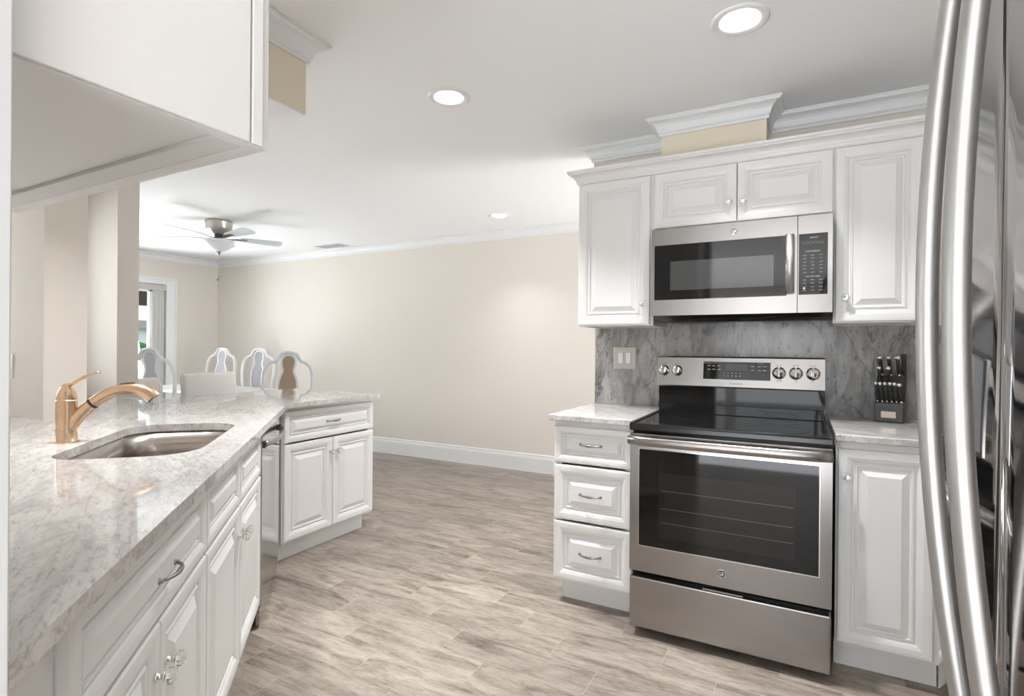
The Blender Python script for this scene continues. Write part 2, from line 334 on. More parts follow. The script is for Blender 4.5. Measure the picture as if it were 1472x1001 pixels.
# mouldings: a profile (out, z) swept along a path of wall corners; room lies on the left of the path direction
def sweep(path, prof, closed=False):
    mb = MB(); P = [Vector(p) for p in path]; n = len(P); rings = []
    for i, p in enumerate(P):
        dirs = []
        if i > 0: dirs.append((P[i] - P[i - 1]).normalized())
        if i < n - 1: dirs.append((P[i + 1] - P[i]).normalized())
        ns = [Vector((-d.y, d.x)) for d in dirs]
        if len(ns) == 2:
            b = (ns[0] + ns[1]); b = b / max(0.2, b.dot(ns[0]))
        else: b = ns[0]
        rings.append([(p.x + b.x * o, p.y + b.y * o, z) for o, z in prof])
    m = len(prof); vs = [v for r in rings for v in r]; fs = []
    for i in range(n - 1):
        for k in range(m): fs.append((i * m + k, i * m + (k + 1) % m, (i + 1) * m + (k + 1) % m, (i + 1) * m + k))
    fs += [tuple(range(m))[::-1], tuple(range((n - 1) * m, n * m))]
    return mb.add(vs, fs)
def crown_prof(h=0.085, p=0.068, z=CZ):
    q = [(0.0, z - h), (0.010, z - h), (0.013, z - h + 0.008), (0.010, z - h + 0.014), (0.016, z - h + 0.018)]
    for k in range(6):
        a = k / 5 * PI / 2; q.append((0.018 + (p - 0.028) * (1 - math.cos(a)), z - h + 0.020 + (h - 0.040) * math.sin(a)))
    q += [(p - 0.006, z - 0.016), (p - 0.004, z - 0.010), (p, z - 0.010), (p, z - 0.001), (0, z - 0.001)]
    return q
cp = crown_prof()
# right-to-left along the far wall then along the window wall
struct('trim_4', sweep([(XW, 1.84), (XW, YF), (X1, YF)][::-1], cp), 'trim')
struct('trim_5', sweep([(X1, 3.06), (-0.145, 3.06), (-0.145, 2.845), (-0.645, 2.845), (-0.645, 3.06), (-1.09, 3.06), (-1.09, 3.20)][::-1], [(-o, z) for o, z in cp]), 'trim')
struct('trim_6', sweep([(-2.8, 1.12), (-1.715, 1.12), (-1.715, 1.47), (-3.62, 1.47)], [(-o, z) for o, z in cp]), 'trim')
bp_ = [(0, 0), (0.016, 0), (0.016, 0.135), (0.013, 0.15), (0.010, 0.158), (0.010, 0.172), (0.0, 0.18)]
struct('baseboard_dining', sweep([(X1, YF), (XW, YF), (XW, 4.22)], bp_), 'trim')
struct('baseboard_stove', sweep([(-1.09, 3.20), (-1.09, 3.05)], [(-o, z) for o, z in bp_]), 'trim')

# ------------------------------------------------------------------ cabinet parts (local: x along width, -y outward, z up)
def front_mesh(w, h, th=0.02):
    """raised-panel front, lower-left at origin, face towards -y, back at y=0"""
    k = min(1.0, (min(w, h) / 2 - 0.022) / 0.098)
    prof = [(0, 0.0, 1), (0, th - 0.005, 1), (0.004, th - 0.001, 1), (0.014, th, 0), (0.030, th - 0.0005, 0), (0.042, th - 0.004, 0), (0.048, th - 0.008, 0), (0.050, th - 0.012, 0),
            (0.056, th - 0.012, 0), (0.058, th - 0.007, 0), (0.063, th - 0.007, 0), (0.065, th - 0.013, 0), (0.070, th - 0.014, 0), (0.092, th - 0.003, 0), (0.095, th - 0.001, 0), (0.098, th - 0.001, 0)]
    vs = []; fs = []
    for ins, y, fixed in prof:
        i = ins if ins < 0.013 else 0.014 + (ins - 0.014) * k
        vs += [(i, -y, i), (w - i, -y, i), (w - i, -y, h - i), (i, -y, h - i)]
    n = len(prof)
    for r in range(n - 1):
        for c in range(4): fs.append((r * 4 + c, r * 4 + (c + 1) % 4, (r + 1) * 4 + (c + 1) % 4, (r + 1) * 4 + c))
    fs.append((0, 3, 2, 1)); fs.append(tuple((n - 1) * 4 + c for c in range(4)))
    return MB().add(vs, fs)
def T_(x, y, z): return Matrix.Translation((x, y, z))
def add_knob(parent, x, y, z, r=0.0165):
    T = T_(x, y, z) @ RX
    k = MB().lathe([(0.009, 0), (0.010, 0.002), (0.0075, 0.004), (0.005, 0.008), (0.0055, 0.012), (0.009, 0.0135), (0.0095, 0.016), (0.006, 0.018)], 14, T).build('knob', 'chrome', parent)
    MB().lathe([(0.004, 0.016), (r * 0.62, 0.018), (r, 0.024), (r, 0.029), (r * 0.72, 0.036), (r * 0.25, 0.039)], 8, T, smooth=False).build('crystal', 'crystal', k)
def add_pull(parent, x, y, z, L=0.102, m='pull'):
    b = MB()
    pts = []; rad = []
    for i in range(17):
        t = i / 16 * 2 - 1
        pts.append((x + t * L / 2, y - 0.021 * (1 - abs(t) ** 3) - 0.004, z)); f = math.exp(-(t / 0.35) ** 2)
        rad.append((0.0035 + 0.0035 * f, 0.0038 + 0.001 * f))
    b.tube(pts, rad, 8, upv=(0, 0, 1))
    for sg in (-1, 1): b.lathe([(0.007, 0), (0.007, 0.002), (0.004, 0.005), (0.0045, 0.008)], 10, T_(x + sg * L / 2, y, z) @ RX)
    b.build('handle', m, parent)
def fronts_on(root, fronts):
    for kind, xa, xb, za, zb, *hs in fronts:
        o = front_mesh(xb - xa, zb - za).build(kind, 'cab', root); o.location = (xa, 0, za)
        for hk, hx, hz in hs:
            if hk == 'knob': add_knob(o, hx - xa, -0.02, hz - za)
            else: add_pull(o, hx - xa, -0.018, hz - za)
def wallseg(mb, p, q, th, z0, z1):
    p = Vector(p); q = Vector(q); d = (q - p); L = d.length; a = math.atan2(d.y, d.x)
    mb.box(0, L, 0, th, z0, z1, T=Matrix.Translation((p.x, p.y, 0)) @ Matrix.Rotation(a, 4, 'Z'))
def carcass(root, poly, z0, z1, bottom=True, top=False, frame=0.038):
    """poly counter-clockwise in local xy beginning with the two front corners (0,0),(w,0)"""
    mb = MB(); n = len(poly)
    for i in range(1, n):
        wallseg(mb, poly[i], poly[(i + 1) % n], 0.016, z0, z1)
    wd = poly[1][0]
    mb.box(0.0162, frame, 0.0002, 0.02, z0, z1).box(wd - frame, wd - 0.0162, 0.0002, 0.02, z0, z1).box(frame, wd - frame, 0.0002, 0.02, z1 - frame, z1).box(frame, wd - frame, 0.0002, 0.02, z0, z0 + frame)
    cx_ = sum(p[0] for p in poly) / n; cy_ = sum(p[1] for p in poly) / n
    if bottom: mb.prism([(cx_ + (p[0] - cx_) * 0.90, cy_ + (p[1] - cy_) * 0.90) for p in poly], z0 + 0.002, z0 + 0.018)
    return mb.build('carcass', 'cab', root)
def rect(w, d): return [(0, 0), (w, 0), (w, d), (0, d)]
ZT = 0.886
def base_cab(name, label, loc, rz, w, depth, fronts, poly=None, kick=(0, 0), group=None, cat='cabinet'):
    r = thing(name, label, cat, loc, rz, group)
    poly = poly or rect(w, depth)
    carcass(r, poly, 0.105, ZT)
    k = MB().box(kick[0], w - kick[1], 0.055, 0.073, 0, 0.105)
    if kick[0]: k.box(kick[0], kick[0] + 0.018, 0.073, poly[-1][1] - 0.01, 0, 0.105)
    if kick[1]: k.box(w - kick[1] - 0.018, w - kick[1], 0.073, poly[2][1] - 0.01, 0, 0.105)
    k.build('toe_kick', 'cab', r)
    fronts_on(r, fronts)
    return r

# ---- stove run (front plane of carcass at y = 2.42, doors to 2.40)
YB = 2.42; DW_ = 0.60
base_cab('drawer_cabinet', 'white three-drawer base cabinet left of the stove', (-1.052, YB, 0), 0, 0.392, DW_, [
    ('drawer', 0.003, 0.389, 0.682, 0.858, ('pull', 0.19, 0.776)),
    ('drawer', 0.003, 0.389, 0.408, 0.672, ('pull', 0.19, 0.538)),
    ('drawer', 0.003, 0.389, 0.118, 0.398, ('pull', 0.19, 0.255))], kick=(0.022, 0))
base_cab('door_cabinet', 'white single-door base cabinet between the stove and the fridge', (0.128, YB, 0), 0, 0.325, DW_, [
    ('door', 0.006, 0.302, 0.118, 0.858, ('knob', 0.034, 0.757))])
# countertops of the stove run
def slab(name, label, pts, z0=0.886, z1=0.914, hole=None, m='granite'):
    bm = bmesh.new()
    vo = [bm.verts.new((x, y, z0)) for x, y in pts]; ed = [bm.edges.new((vo[i], vo[(i + 1) % len(vo)])) for i in range(len(vo))]
    if hole:
        vh = [bm.verts.new((x, y, z0)) for x, y in hole]; ed += [bm.edges.new((vh[i], vh[(i + 1) % len(vh)])) for i in range(len(vh))]
    bmesh.ops.triangle_fill(bm, use_beauty=True, use_dissolve=False, edges=ed)
    g = bmesh.ops.extrude_face_region(bm, geom=bm.faces[:])
    bmesh.ops.translate(bm, verts=[v for v in g['geom'] if isinstance(v, bmesh.types.BMVert)], vec=(0, 0, z1 - z0))
    bmesh.ops.recalc_face_normals(bm, faces=bm.faces)
    me = bpy.data.meshes.new(name); bm.to_mesh(me); bm.free(); me.materials.append(M[m])
    o = bpy.data.objects.new(name, me); COL.objects.link(o)
    if not hole:
        b = o.modifiers.new('bevel', 'BEVEL'); b.width = 0.004; b.segments = 2; b.limit_method = 'ANGLE'; b.angle_limit = math.radians(50)
    return tag(o, label, 'countertop')
slab('countertop', 'short granite countertop left of the stove', [(-1.068, 2.375), (-0.655, 2.375), (-0.655, 3.06), (-1.068, 3.06)])
slab('countertop', 'granite countertop right of the stove under the knife block', [(0.125, 2.39), (0.46, 2.39), (0.46, 3.06), (0.125, 3.06)])
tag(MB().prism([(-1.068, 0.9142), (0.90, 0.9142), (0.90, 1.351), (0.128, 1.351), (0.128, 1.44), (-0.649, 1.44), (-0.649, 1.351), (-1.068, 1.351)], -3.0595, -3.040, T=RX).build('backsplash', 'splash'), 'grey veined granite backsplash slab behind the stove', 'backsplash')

# ---- diagonal sink run
def SP(s, off): return (-0.704 - 0.70711 * s - 0.70711 * off, 0.243 + 0.70711 * s - 0.70711 * off)
RZC = math.radians(135)
OFF = 0.058     # carcass front plane behind the counter edge (doors 20 mm proud of it)
def cloc(s): p = SP(s, OFF); return (p[0], p[1], 0)
base_cab('drawer_door_cabinet', 'white drawer-over-doors base cabinet nearest the camera under the sink counter', cloc(0.215), RZC, 0.733, 0.6, [
    ('drawer', 0.003, 0.730, 0.682, 0.858, ('pull', 0.405, 0.758)),
    ('door', 0.003, 0.365, 0.118, 0.672, ('knob', 0.335, 0.575)),
    ('door', 0.368, 0.730, 0.118, 0.672, ('knob', 0.398, 0.575))],
    poly=[(0, 0), (0.733, 0), (0.733, 0.58), (0.46, 0.58), (0.0, 0.13)])
base_cab('sink_cabinet', 'white double-door base cabinet below the sink', cloc(0.949), RZC, 0.912, 0.6, [
    ('false_drawer', 0.003, 0.454, 0.682, 0.858), ('false_drawer', 0.458, 0.909, 0.682, 0.858),
    ('door', 0.003, 0.454, 0.118, 0.672, ('knob', 0.424, 0.575)),
    ('door', 0.458, 0.909, 0.118, 0.672, ('knob', 0.488, 0.575))])
f0 = MB().box(0.085 - 0.215, -0.003, 0.002, 0.016, 0.0, ZT).build('filler_panel', 'cab')
f0.matrix_world = Matrix.Translation(cloc(0.215)) @ Matrix.Rotation(RZC, 4, 'Z'); tag(f0, 'plain white filler panel under the counter at the near wall', 'filler panel')
dw = thing('dishwasher', 'stainless steel dishwasher with a curved bar handle, in the corner by the peninsula', 'dishwasher', cloc(1.864), RZC)
MB().box(0.006, 0.60, 0.0, 0.55, 0.02, 0.876).build('body', 'black', dw)
MB().box(0.006, 0.60, -0.022, -0.001, 0.10, 0.868).build('door', 'dwsteel', dw, 0.003)
MB().box(0.01, 0.596, 0.03, 0.05, 0.0, 0.02).box(0.01, 0.596, -0.015, -0.001, 0.02, 0.095).build('kick_plate', 'dwsteel', dw)
hb = MB(); pts = []
for i in range(17):
    t = i / 16 * 2 - 1; pts.append((0.303 + t * 0.265, -0.030 - 0.038 * (1 - abs(t) ** 2.5), 0.80 ))
hb.tube(pts, [(0.013, 0.007)] * 17, 10, upv=(0, 0, 1))
hb.build('handle', 'handle', dw)
MB().box(0.030, 0.052, -0.034, -0.022, 0.785, 0.815).build('handle_bracket', 'black', dw)
MB().box(0.554, 0.576, -0.034, -0.022, 0.785, 0.815).build('handle_bracket', 'black', dw)
fl = MB().box(2.470 - 1.864, 2.595 - 1.864, 0.0, 0.02, 0.105, ZT).build('filler_panel', 'cab')
fl.matrix_world = Matrix.Translation(cloc(1.864)) @ Matrix.Rotation(RZC, 4, 'Z'); tag(fl, 'narrow white filler panel between the dishwasher and the peninsula cabinet', 'filler panel')
MB().box(2.470 - 1.864, 2.56 - 1.864, 0.055, 0.073, 0.0, 0.105).build('toe_kick', 'cab', fl)

# ---- peninsula cabinet: faces +X
base_cab('peninsula_cabinet', 'white peninsula cabinet with one wide drawer over two doors', (-2.57, 2.055, 0), PI / 2, 0.72, 0.60, [
    ('drawer', 0.004, 0.716, 0.682, 0.862, ('pull', 0.362, 0.775)),
    ('door', 0.004, 0.358, 0.122, 0.672, ('knob', 0.335, 0.585)),
    ('door', 0.362, 0.716, 0.122, 0.672, ('knob', 0.385, 0.585))], kick=(0.0, 0.03))
# main worktop with sink cut-out
sc_s, sc_o, hs, ho, rr = 1.458, 0.302, 0.352, 0.190, 0.13
def rrect(cs, co, a, b, r, n=7):
    out = []
    for (sx_, sy_, a0) in ((1, 1, 0), (-1, 1, PI / 2), (-1, -1, PI), (1, -1, 1.5 * PI)):
        rad = r if sy_ < 0 else r * 0.75
        for k in range(n + 1):
            an = a0 + k / n * PI / 2; out.append((cs + sx_ * (a - rad) + rad * math.cos(an), co + sy_ * (b - rad) + rad * math.sin(an)))
    return out
hole = [SP(s, o) for s, o in rrect(sc_s, sc_o, hs, ho, rr)]
slab('countertop', 'long polished grey granite countertop with the sink, wrapping onto the peninsula bar',
     [SP(0.0, 0.0), (-2.51, 2.049), (-2.51, 2.79), (-3.36, 2.79), (-3.36, 1.84), (-3.36, 1.72), (XN, 1.72), (XN, 0.238), (-0.701, 0.238)], hole=hole)
# undermount sink
snk = thing('sink', 'undermount stainless steel sink in the granite counter', 'sink', (*SP(sc_s, sc_o), 0), RZC)
# local x = s, local y = off
sm_ = MB(); rings = []
for (grow, z, rad) in ((0.016, 0.8835, 0.14), (0.004, 0.8835, 0.135), (0.002, 0.80, 0.132), (-0.004, 0.72, 0.125), (-0.020, 0.695, 0.11), (-0.06, 0.687, 0.08), (-0.12, 0.684, 0.05)):
    rings.append([(x, y, z) for x, y in rrect(0, 0, hs + grow, ho + grow, rad)])
n = len(rings[0]); vs = [v for r in rings for v in r]; fs = []
for i in range(len(rings) - 1):
    for k in range(n): fs.append((i * n + k, i * n + (k + 1) % n, (i + 1) * n + (k + 1) % n, (i + 1) * n + k))
fs.append(tuple(range((len(rings) - 1) * n, len(rings) * n)))
sb = sm_.add(vs, fs, True).build('basin', 'sinksteel', snk)
so = sb.modifiers.new('t', 'SOLIDIFY'); so.thickness = 0.0015; so.offset = 1
MB().lathe([(0.042, 0.686), (0.042, 0.690), (0.036, 0.690), (0.030, 0.687), (0.0, 0.687)], 20, cap=False).build('drain', 'chrome', snk)

# faucet: spout points towards the aisle (+1,+1)
fc = thing('faucet', 'brushed bronze pull-out kitchen faucet with a lever handle on the sink counter', 'faucet', (-2.119, 0.861, 0.914), PI / 4)
MB().lathe([(0.034, 0), (0.034, 0.004), (0.029, 0.007), (0.0285, 0.05), (0.0285, 0.134), (0.0275, 0.139)], 28).build('body', 'faucet', fc)
MB().lathe([(0.0270, 0.139), (0.0275, 0.141), (0.0270, 0.150), (0.0235, 0.165), (0.017, 0.178), (0.012, 0.186), (0.0105, 0.190), (0.0, 0.191)], 28, cap=False).build('cap', 'faucet', fc)
hp = spline([(-0.012, 0, 0.184), (0.012, 0, 0.190), (0.035, 0, 0.204), (0.062, 0, 0.219), (0.092, 0, 0.229)], 5)
MB().tube(hp, [((0.0062 if i < 14 else 0.0045), 0.008 + 0.006 * math.sin(min(1, i / 20) * PI)) for i in range(len(hp))], 12, upv=(0, 0, 1)).build('lever', 'faucet', fc)
sp = spline([(0.006, 0, 0.045), (0.030, 0, 0.080), (0.058, 0, 0.112), (0.070, 0, 0.123)], 5)
MB().tube(sp, [0.0185 + 0.006 * (1 - i / (len(sp) - 1)) ** 2 for i in range(len(sp))], 20, upv=(0, 1, 0)).build('neck', 'faucet', fc)
MB().tube([(0.0695, 0, 0.1225), (0.0735, 0, 0.1260)], 0.0198, 20, upv=(0, 1, 0)).build('joint_ring', 'black', fc)
hd = spline([(0.0735, 0, 0.1260), (0.100, 0, 0.147), (0.135, 0, 0.165), (0.175, 0, 0.172), (0.210, 0, 0.168), (0.238, 0, 0.152), (0.250, 0, 0.139)], 5)
L_ = len(hd) - 1
hdo = MB().tube(hd, [0.0185 + 0.007 * max(0, (i / L_ - 0.5) / 0.5) for i in range(L_ + 1)], 20, upv=(0, 1, 0)).build('spray_head', 'faucet', fc)
MB().tube([hd[-1] - Vector((0.004, 0, -0.004)), hd[-1] + Vector((0.0015, 0, -0.0015))], 0.021, 20, upv=(0, 1, 0)).build('nozzle', 'black', hdo)
MB().tube([(0.150, 0, 0.1885), (0.172, 0, 0.1920), (0.192, 0, 0.1915)], [(0.002, 0.006)] * 3, 10, upv=(0, 0, 1)).build('button', mat('dark_bronze_button', (0.14, 0.08, 0.05), 0.4), hdo)

# ------------------------------------------------------------------ upper cabinets over the stove (doors at y=2.70)
def upper(name, label, loc, rz, w, depth, z0, z1, fronts, group=None):
    r = thing(name, label, 'cabinet', loc, rz, group)
    mb = MB().box(0, 0.018, 0, depth, z0, z1).box(w - 0.018, w, 0, depth, z0, z1).box(0.018, w - 0.018, depth - 0.01, depth, z0, z1).box(0.018, w - 0.018, 0, depth, z1 - 0.018, z1)
    mb.box(0.018, w - 0.018, 0.02, depth - 0.01, z0 + 0.007, z0 + 0.023).box(0.018, w - 0.018, 0, 0.02, z0, z0 + 0.03)
    mb.box(0.018, 0.05, 0, 0.02, z0 + 0.03, z1 - 0.018).box(w - 0.05, w - 0.018, 0, 0.02, z0 + 0.03, z1 - 0.018)
    mb.build('carcass', 'cab', r)
    fronts_on(r, fronts); return r
YU = 2.72
upper('wall_cabinet', 'tall white single-door wall cabinet left of the microwave', (-1.050, YU, 0), 0, 0.400, 0.34, 1.352, 2.118, [('door', 0.003, 0.385, 1.358, 2.108, ('knob', 0.357, 1.462))])
upper('wall_cabinet', 'short white double-door wall cabinet above the microwave', (-0.650, YU, 0), 0, 0.779, 0.34, 1.826, 2.118, [
    ('door', 0.003, 0.3875, 1.832, 2.108, ('knob', 0.357, 1.922)), ('door', 0.3905, 0.776, 1.832, 2.108, ('knob', 0.417, 1.917))])
upper('wall_cabinet', 'tall white single-door wall cabinet right of the microwave beside the fridge', (0.129, YU, 0), 0, 0.321, 0.34, 1.352, 2.118, [('door', 0.006, 0.314, 1.358, 2.108, ('knob', 0.044, 1.460))])
ucp = [(0, 2.112), (0.006, 2.112), (0.010, 2.120), (0.012, 2.128)] + [(0.014 + 0.030 * (1 - math.cos(k / 4 * PI / 2)), 2.131 + 0.028 * math.sin(k / 4 * PI / 2)) for k in range(5)] + [(0.046, 2.164), (0.052, 2.168), (0.052, 2.180), (0, 2.180)]
ucm = sweep([(-1.052, 3.055), (-1.052, 2.718), (0.452, 2.718), (0.452, 3.055)], [(-o, z) for o, z in ucp])
tag(ucm.build('crown_moulding', 'cab'), 'white crown moulding running along the tops of the stove wall cabinets', 'moulding')
tag(MB().box(-1.05, 0.45, 2.722, 3.055, 2.1185, 2.13).build('cabinet_top_board', 'cab_in'), 'flat board behind the crown moulding on top of the wall cabinets', 'board')

# upper cabinet by the camera (hangs on the near wall, doors face the dining side)
uc = upper('wall_cabinet', 'large white wall cabinet overhanging the sink counter at upper left', (-0.750, 0.556, 0), PI, 0.91, 0.316, 1.545, CZ - 0.002, [
    ('door', 0.003, 0.4535, 1.548, 2.40, ('knob', 0.42, 1.64)), ('door', 0.4565, 0.907, 1.548, 2.40, ('knob', 0.49, 1.64))])
MB().box(-0.006, 0.0, 0.022, 0.312, 1.547, CZ - 0.004).build('end_panel', 'cab', uc, 0.0015)
MB().box(-0.006, 0.0, 0.0, 0.0185, 1.547, CZ - 0.004).build('stile', 'cab', uc, 0.0015)
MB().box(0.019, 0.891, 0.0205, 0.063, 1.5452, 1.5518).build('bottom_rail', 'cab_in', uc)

# ------------------------------------------------------------------ range
rg = thing('range', 'stainless steel freestanding electric range with a black glass cooktop', 'stove', (-0.265, 2.29, 0))
rw = 0.379
MB().box(-rw, rw, 0.055, 0.70, 0.035, 0.885).build('body', 'black', rg)
MB().box(-rw + 0.004, rw - 0.004, -0.004, 0.05, 0.04, 0.255).build('storage_drawer', 'steel', rg, 0.006)
MB().box(-0.075, 0.075, 0.004, 0.05, 0.2555, 0.262).build('drawer_grip', 'steel', rg)
for x in (-0.33, 0.33):
    for y in (0.1, 0.6): MB().lathe([(0.018, 0), (0.018, 0.008), (0.008, 0.010), (0.008, 0.036)], 12, T_(x, y, 0)).build('foot', 'black', rg)
# door: frame ring around window
wx0, wx1, wz0, wz1 = -0.340, 0.338, 0.390, 0.808
od = MB()
def ring_plate(mb, x0, x1, z0, z1, ix0, ix1, iz0, iz1, ya, yb):
    mb.box(x0, ix0, ya, yb, z0, z1).box(ix1, x1, ya, yb, z0, z1).box(ix0, ix1, ya, yb, z0, iz0).box(ix0, ix1, ya, yb, iz1, z1)
ring_plate(od, -rw + 0.002, rw - 0.002, 0.280, 0.870, wx0, wx1, wz0, wz1, 0.0, 0.052)
odo = od.build('oven_door', 'steel', rg)
MB().box(wx0 + 0.0005, wx1 - 0.0005, 0.002, 0.010, wz0 + 0.0005, wz1 - 0.0005).build('window_glass', 'blackglass', odo)
tg_ = MB(); ring_plate(tg_, wx0, wx1, wz0, wz1, wx0 + 0.003, wx1 - 0.003, wz0 + 0.003, wz1 - 0.003, -0.0015, 0.002); tg_.build('window_trim', 'chrome', odo)
iw = mat('oven_window_tint', (0.018, 0.016, 0.015), 0.05, 0, Specular_IOR_Level=0.36)
MB().box(-0.256, 0.259, 0.0006, 0.0019, 0.435, 0.712).build('inner_window', iw, odo)
rk = MB()
for z in (0.50, 0.56, 0.635): rk.box(-0.245, 0.250, 0.0, 0.0006, z, z + 0.0022)
rk.build('oven_rack', mat('rack_wire', (0.10, 0.10, 0.10), 0.3, 0.6), odo)
pts = [(x, -0.052 if abs(x) < 0.36 else -0.045, 0.845) for x in [-0.376 + i * 0.047 for i in range(17)]]
pts = [(p[0], -0.030 - 0.020 * (1 - (abs(p[0]) / 0.376) ** 6), p[2]) for p in pts]
hd_ = MB().tube(pts, [(0.019, 0.011)] * 17, 14, upv=(0, 0, 1)); hd_.box(-0.372, -0.335, -0.030, 0.0, 0.832, 0.858).box(0.335, 0.372, -0.030, 0.0, 0.832, 0.858)
hd_.build('handle', 'steel', odo)
def ge_logo(parent, x, y, z, r):
    b = MB().lathe([(r, 0), (r, 0.0015), (r * 0.9, 0.0022), (r * 0.86, 0.0014), (0, 0.0014)], 28, T_(x, y, z) @ RX, cap=False).build('emblem', mat('emblem_disc', (0.10, 0.10, 0.10), 0.35, 0.6), parent)
    MB().lathe([(r * 1.02, 0.0), (r * 1.02, 0.0022), (r * 0.90, 0.0026), (r * 0.90, 0)], 28, T_(x, y, z) @ RX, cap=False).build('emblem_ring', 'chrome', b)
    text('emblem_letters', 'GE', r * 1.15, b, TF(x, y - 0.0018, z), 'chrome')
ge_logo(odo, -0.003, 0.0, 0.335, 0.0165)
# cooktop
MB().box(-rw - 0.002, rw + 0.002, -0.004, 0.50, 0.882, 0.908).build('cooktop_frame', 'black', rg, 0.005)
MB().box(-rw + 0.02, rw - 0.02, 0.022, 0.475, 0.9085, 0.9125).build('glass_cooktop', 'blackglass', rg, 0.0015)
rimb = MB().box(-rw, -rw + 0.016, 0.0, 0.49, 0.908, 0.917).box(rw - 0.016, rw, 0.0, 0.49, 0.908, 0.917).box(-rw, rw, 0.0, 0.014, 0.908, 0.914)
rimb.build('cooktop_rim', 'black', rg, 0.003)
bmat = mat('burner_ring_print', (0.022, 0.022, 0.022), 0.2)
for (x, y, r) in ((-0.19, 0.13, 0.105), (0.19, 0.13, 0.115), (-0.19, 0.36, 0.075), (0.19, 0.36, 0.08)):
    MB().lathe([(r, 0), (r, 0.0003), (r - 0.003, 0.0003), (r - 0.003, 0)], 40, T_(x, y, 0.9127), cap=False).build('burner_mark', bmat, rg)
# backguard: black lower wall, steel sloped console
MB().prism([(0.470, 0.905), (0.500, 0.915), (0.500, 1.046), (0.60, 1.046), (0.60, 0.885), (0.470, 0.885)], -rw + 0.010, rw - 0.008, T=Matrix(((0, 0, 1, 0), (1, 0, 0, 0), (0, 1, 0, 0), (0, 0, 0, 1)))).build('backguard', 'blackglass', rg)
slope = math.atan2(0.030, 0.150)
pr = [(0.478, 1.048), (0.476, 1.054), (0.502, 1.192), (0.510, 1.198), (0.60, 1.198), (0.60, 1.048)]
cpn = MB().prism(pr, -rw + 0.002, rw - 0.010, T=Matrix(((0, 0, 1, 0), (1, 0, 0, 0), (0, 1, 0, 0), (0, 0, 0, 1)))).build('control_panel', 'steel', rg)
ang = math.atan2(0.026, 0.138)
def CPT(x, z, out=0.0):
    """frame on the sloped console: origin on its face, -y out of it"""
    t = (z - 1.054) / 0.138; y = 0.476 + 0.026 * t
    return T_(x, y, z) @ Matrix.Rotation(-ang, 4, 'X') @ T_(0, -out, 0)
dsp = MB().box(-0.151, 0.148, -0.0015, 0.0, -0.044, 0.042, T=CPT(0, 1.132)).build('display', 'blackglass', cpn, 0.0)
MB().box(-0.05, 0.05, -0.0019, -0.0015, 0.0, 0.032, T=CPT(0, 1.132)).build('clock_window', mat('clock_window', (0.004, 0.004, 0.006), 0.05), dsp)
for (x, zz) in [(a, b) for a in (-0.125, -0.103, -0.078) for b in (0.022, 0.004)] + [(a, b) for a in (0.072, 0.10, 0.122) for b in (0.022, 0.004)]:
    MB().box(x - 0.007, x + 0.007, -0.0019, -0.0015, zz - 0.002, zz + 0.002, T=CPT(0, 1.132)).build('button_print', 'print', dsp)
for a in range(5):
    for b in (-0.012, -0.026): MB().box(-0.055 + a * 0.018 - 0.002, -0.055 + a * 0.018 + 0.002, -0.0019, -0.0015, b - 0.002, b + 0.002, T=CPT(0, 1.132)).build('number_print', 'print', dsp)
text('panel_lettering', 'WARMING ZONE', 0.0085, dsp, CPT(-0.118, 1.166, 0.0016) @ RX, 'print')
text('panel_lettering', 'OVEN', 0.0085, dsp, CPT(0.105, 1.166, 0.0016) @ RX, 'print')
text('range_lettering', 'Convection', 0.012, cpn, CPT(0.0, 1.070, 0.0006) @ RX, 'darkprint')
for i, x in enumerate((-0.342, -0.276, 0.184, 0.253, 0.322)):
    T = CPT(x, 1.126, 0) @ RX; r = 0.026 if i > 1 else 0.024
    kb = MB().lathe([(r + 0.003, 0), (r + 0.002, 0.004), (r * 0.90, 0.007), (r * 0.86, 0.020), (r * 0.75, 0.023), (0, 0.023)], 28, T, cap=False).build('knob', 'chrome', cpn)
    MB().box(-0.0055, 0.0055, -0.024, 0.024, 0.022, 0.036, T=T).build('grip', 'steel', kb, 0.002)
    MB().box(-0.0012, 0.0012, 0.006, 0.022, 0.036, 0.0366, T=T).build('pointer', 'black', kb)
    text('knob_lettering', 'HI  LO', 0.008, cpn, CPT(x, 1.162, 0.0006) @ RX, 'darkprint'); text('knob_lettering', ['LF', 'LR', 'SIMMER', 'RR', 'RF'][i], 0.007, cpn, CPT(x, 1.090, 0.0006) @ RX, 'darkprint')

# ------------------------------------------------------------------ microwave
mw = thing('microwave', 'stainless steel over-the-range microwave with a black window', 'microwave', (-0.257, 2.62, 1.395))
hw = 0.379
MB().box(-hw, hw, 0.03, 0.415, 0.0, 0.425).build('body', 'black', mw)
MB().prism([(0.005, 0.0), (0.03, 0.0), (0.42, 0.0), (0.42, -0.020), (0.08, -0.030), (0.03, -0.018)], -hw + 0.012, hw - 0.006, T=Matrix(((0, 0, 1, 0), (1, 0, 0, 0), (0, 1, 0, 0), (0, 0, 0, 1)))).build('vent_base', 'black', mw)
fmat = mat('filter_mesh', (0.12, 0.12, 0.12), 0.4, 0.7)
for x in (-0.30, 0.10): MB().prism([(0.10, -0.0312), (0.30, -0.0285), (0.30, -0.0275), (0.10, -0.030)], x, x + 0.2, T=Matrix(((0, 0, 1, 0), (1, 0, 0, 0), (0, 1, 0, 0), (0, 0, 0, 1)))).build('grease_filter', fmat, mw)
md = MB(); sx0 = 0.249
ring_plate(md, -hw, sx0 - 0.002, 0.0, 0.417, -0.365, 0.207, 0.075, 0.338, 0.0, 0.03)
mdo = md.build('door', 'steel', mw)
MB().box(-0.365, 0.207, 0.001, 0.02, 0.075, 0.338).build('window_glass', 'blackglass', mdo)
MB().box(-0.290, 0.156, 0.0002, 0.0009, 0.120, 0.258).build('inner_window', mat('microwave_mesh', (0.05, 0.05, 0.05), 0.06), mdo)
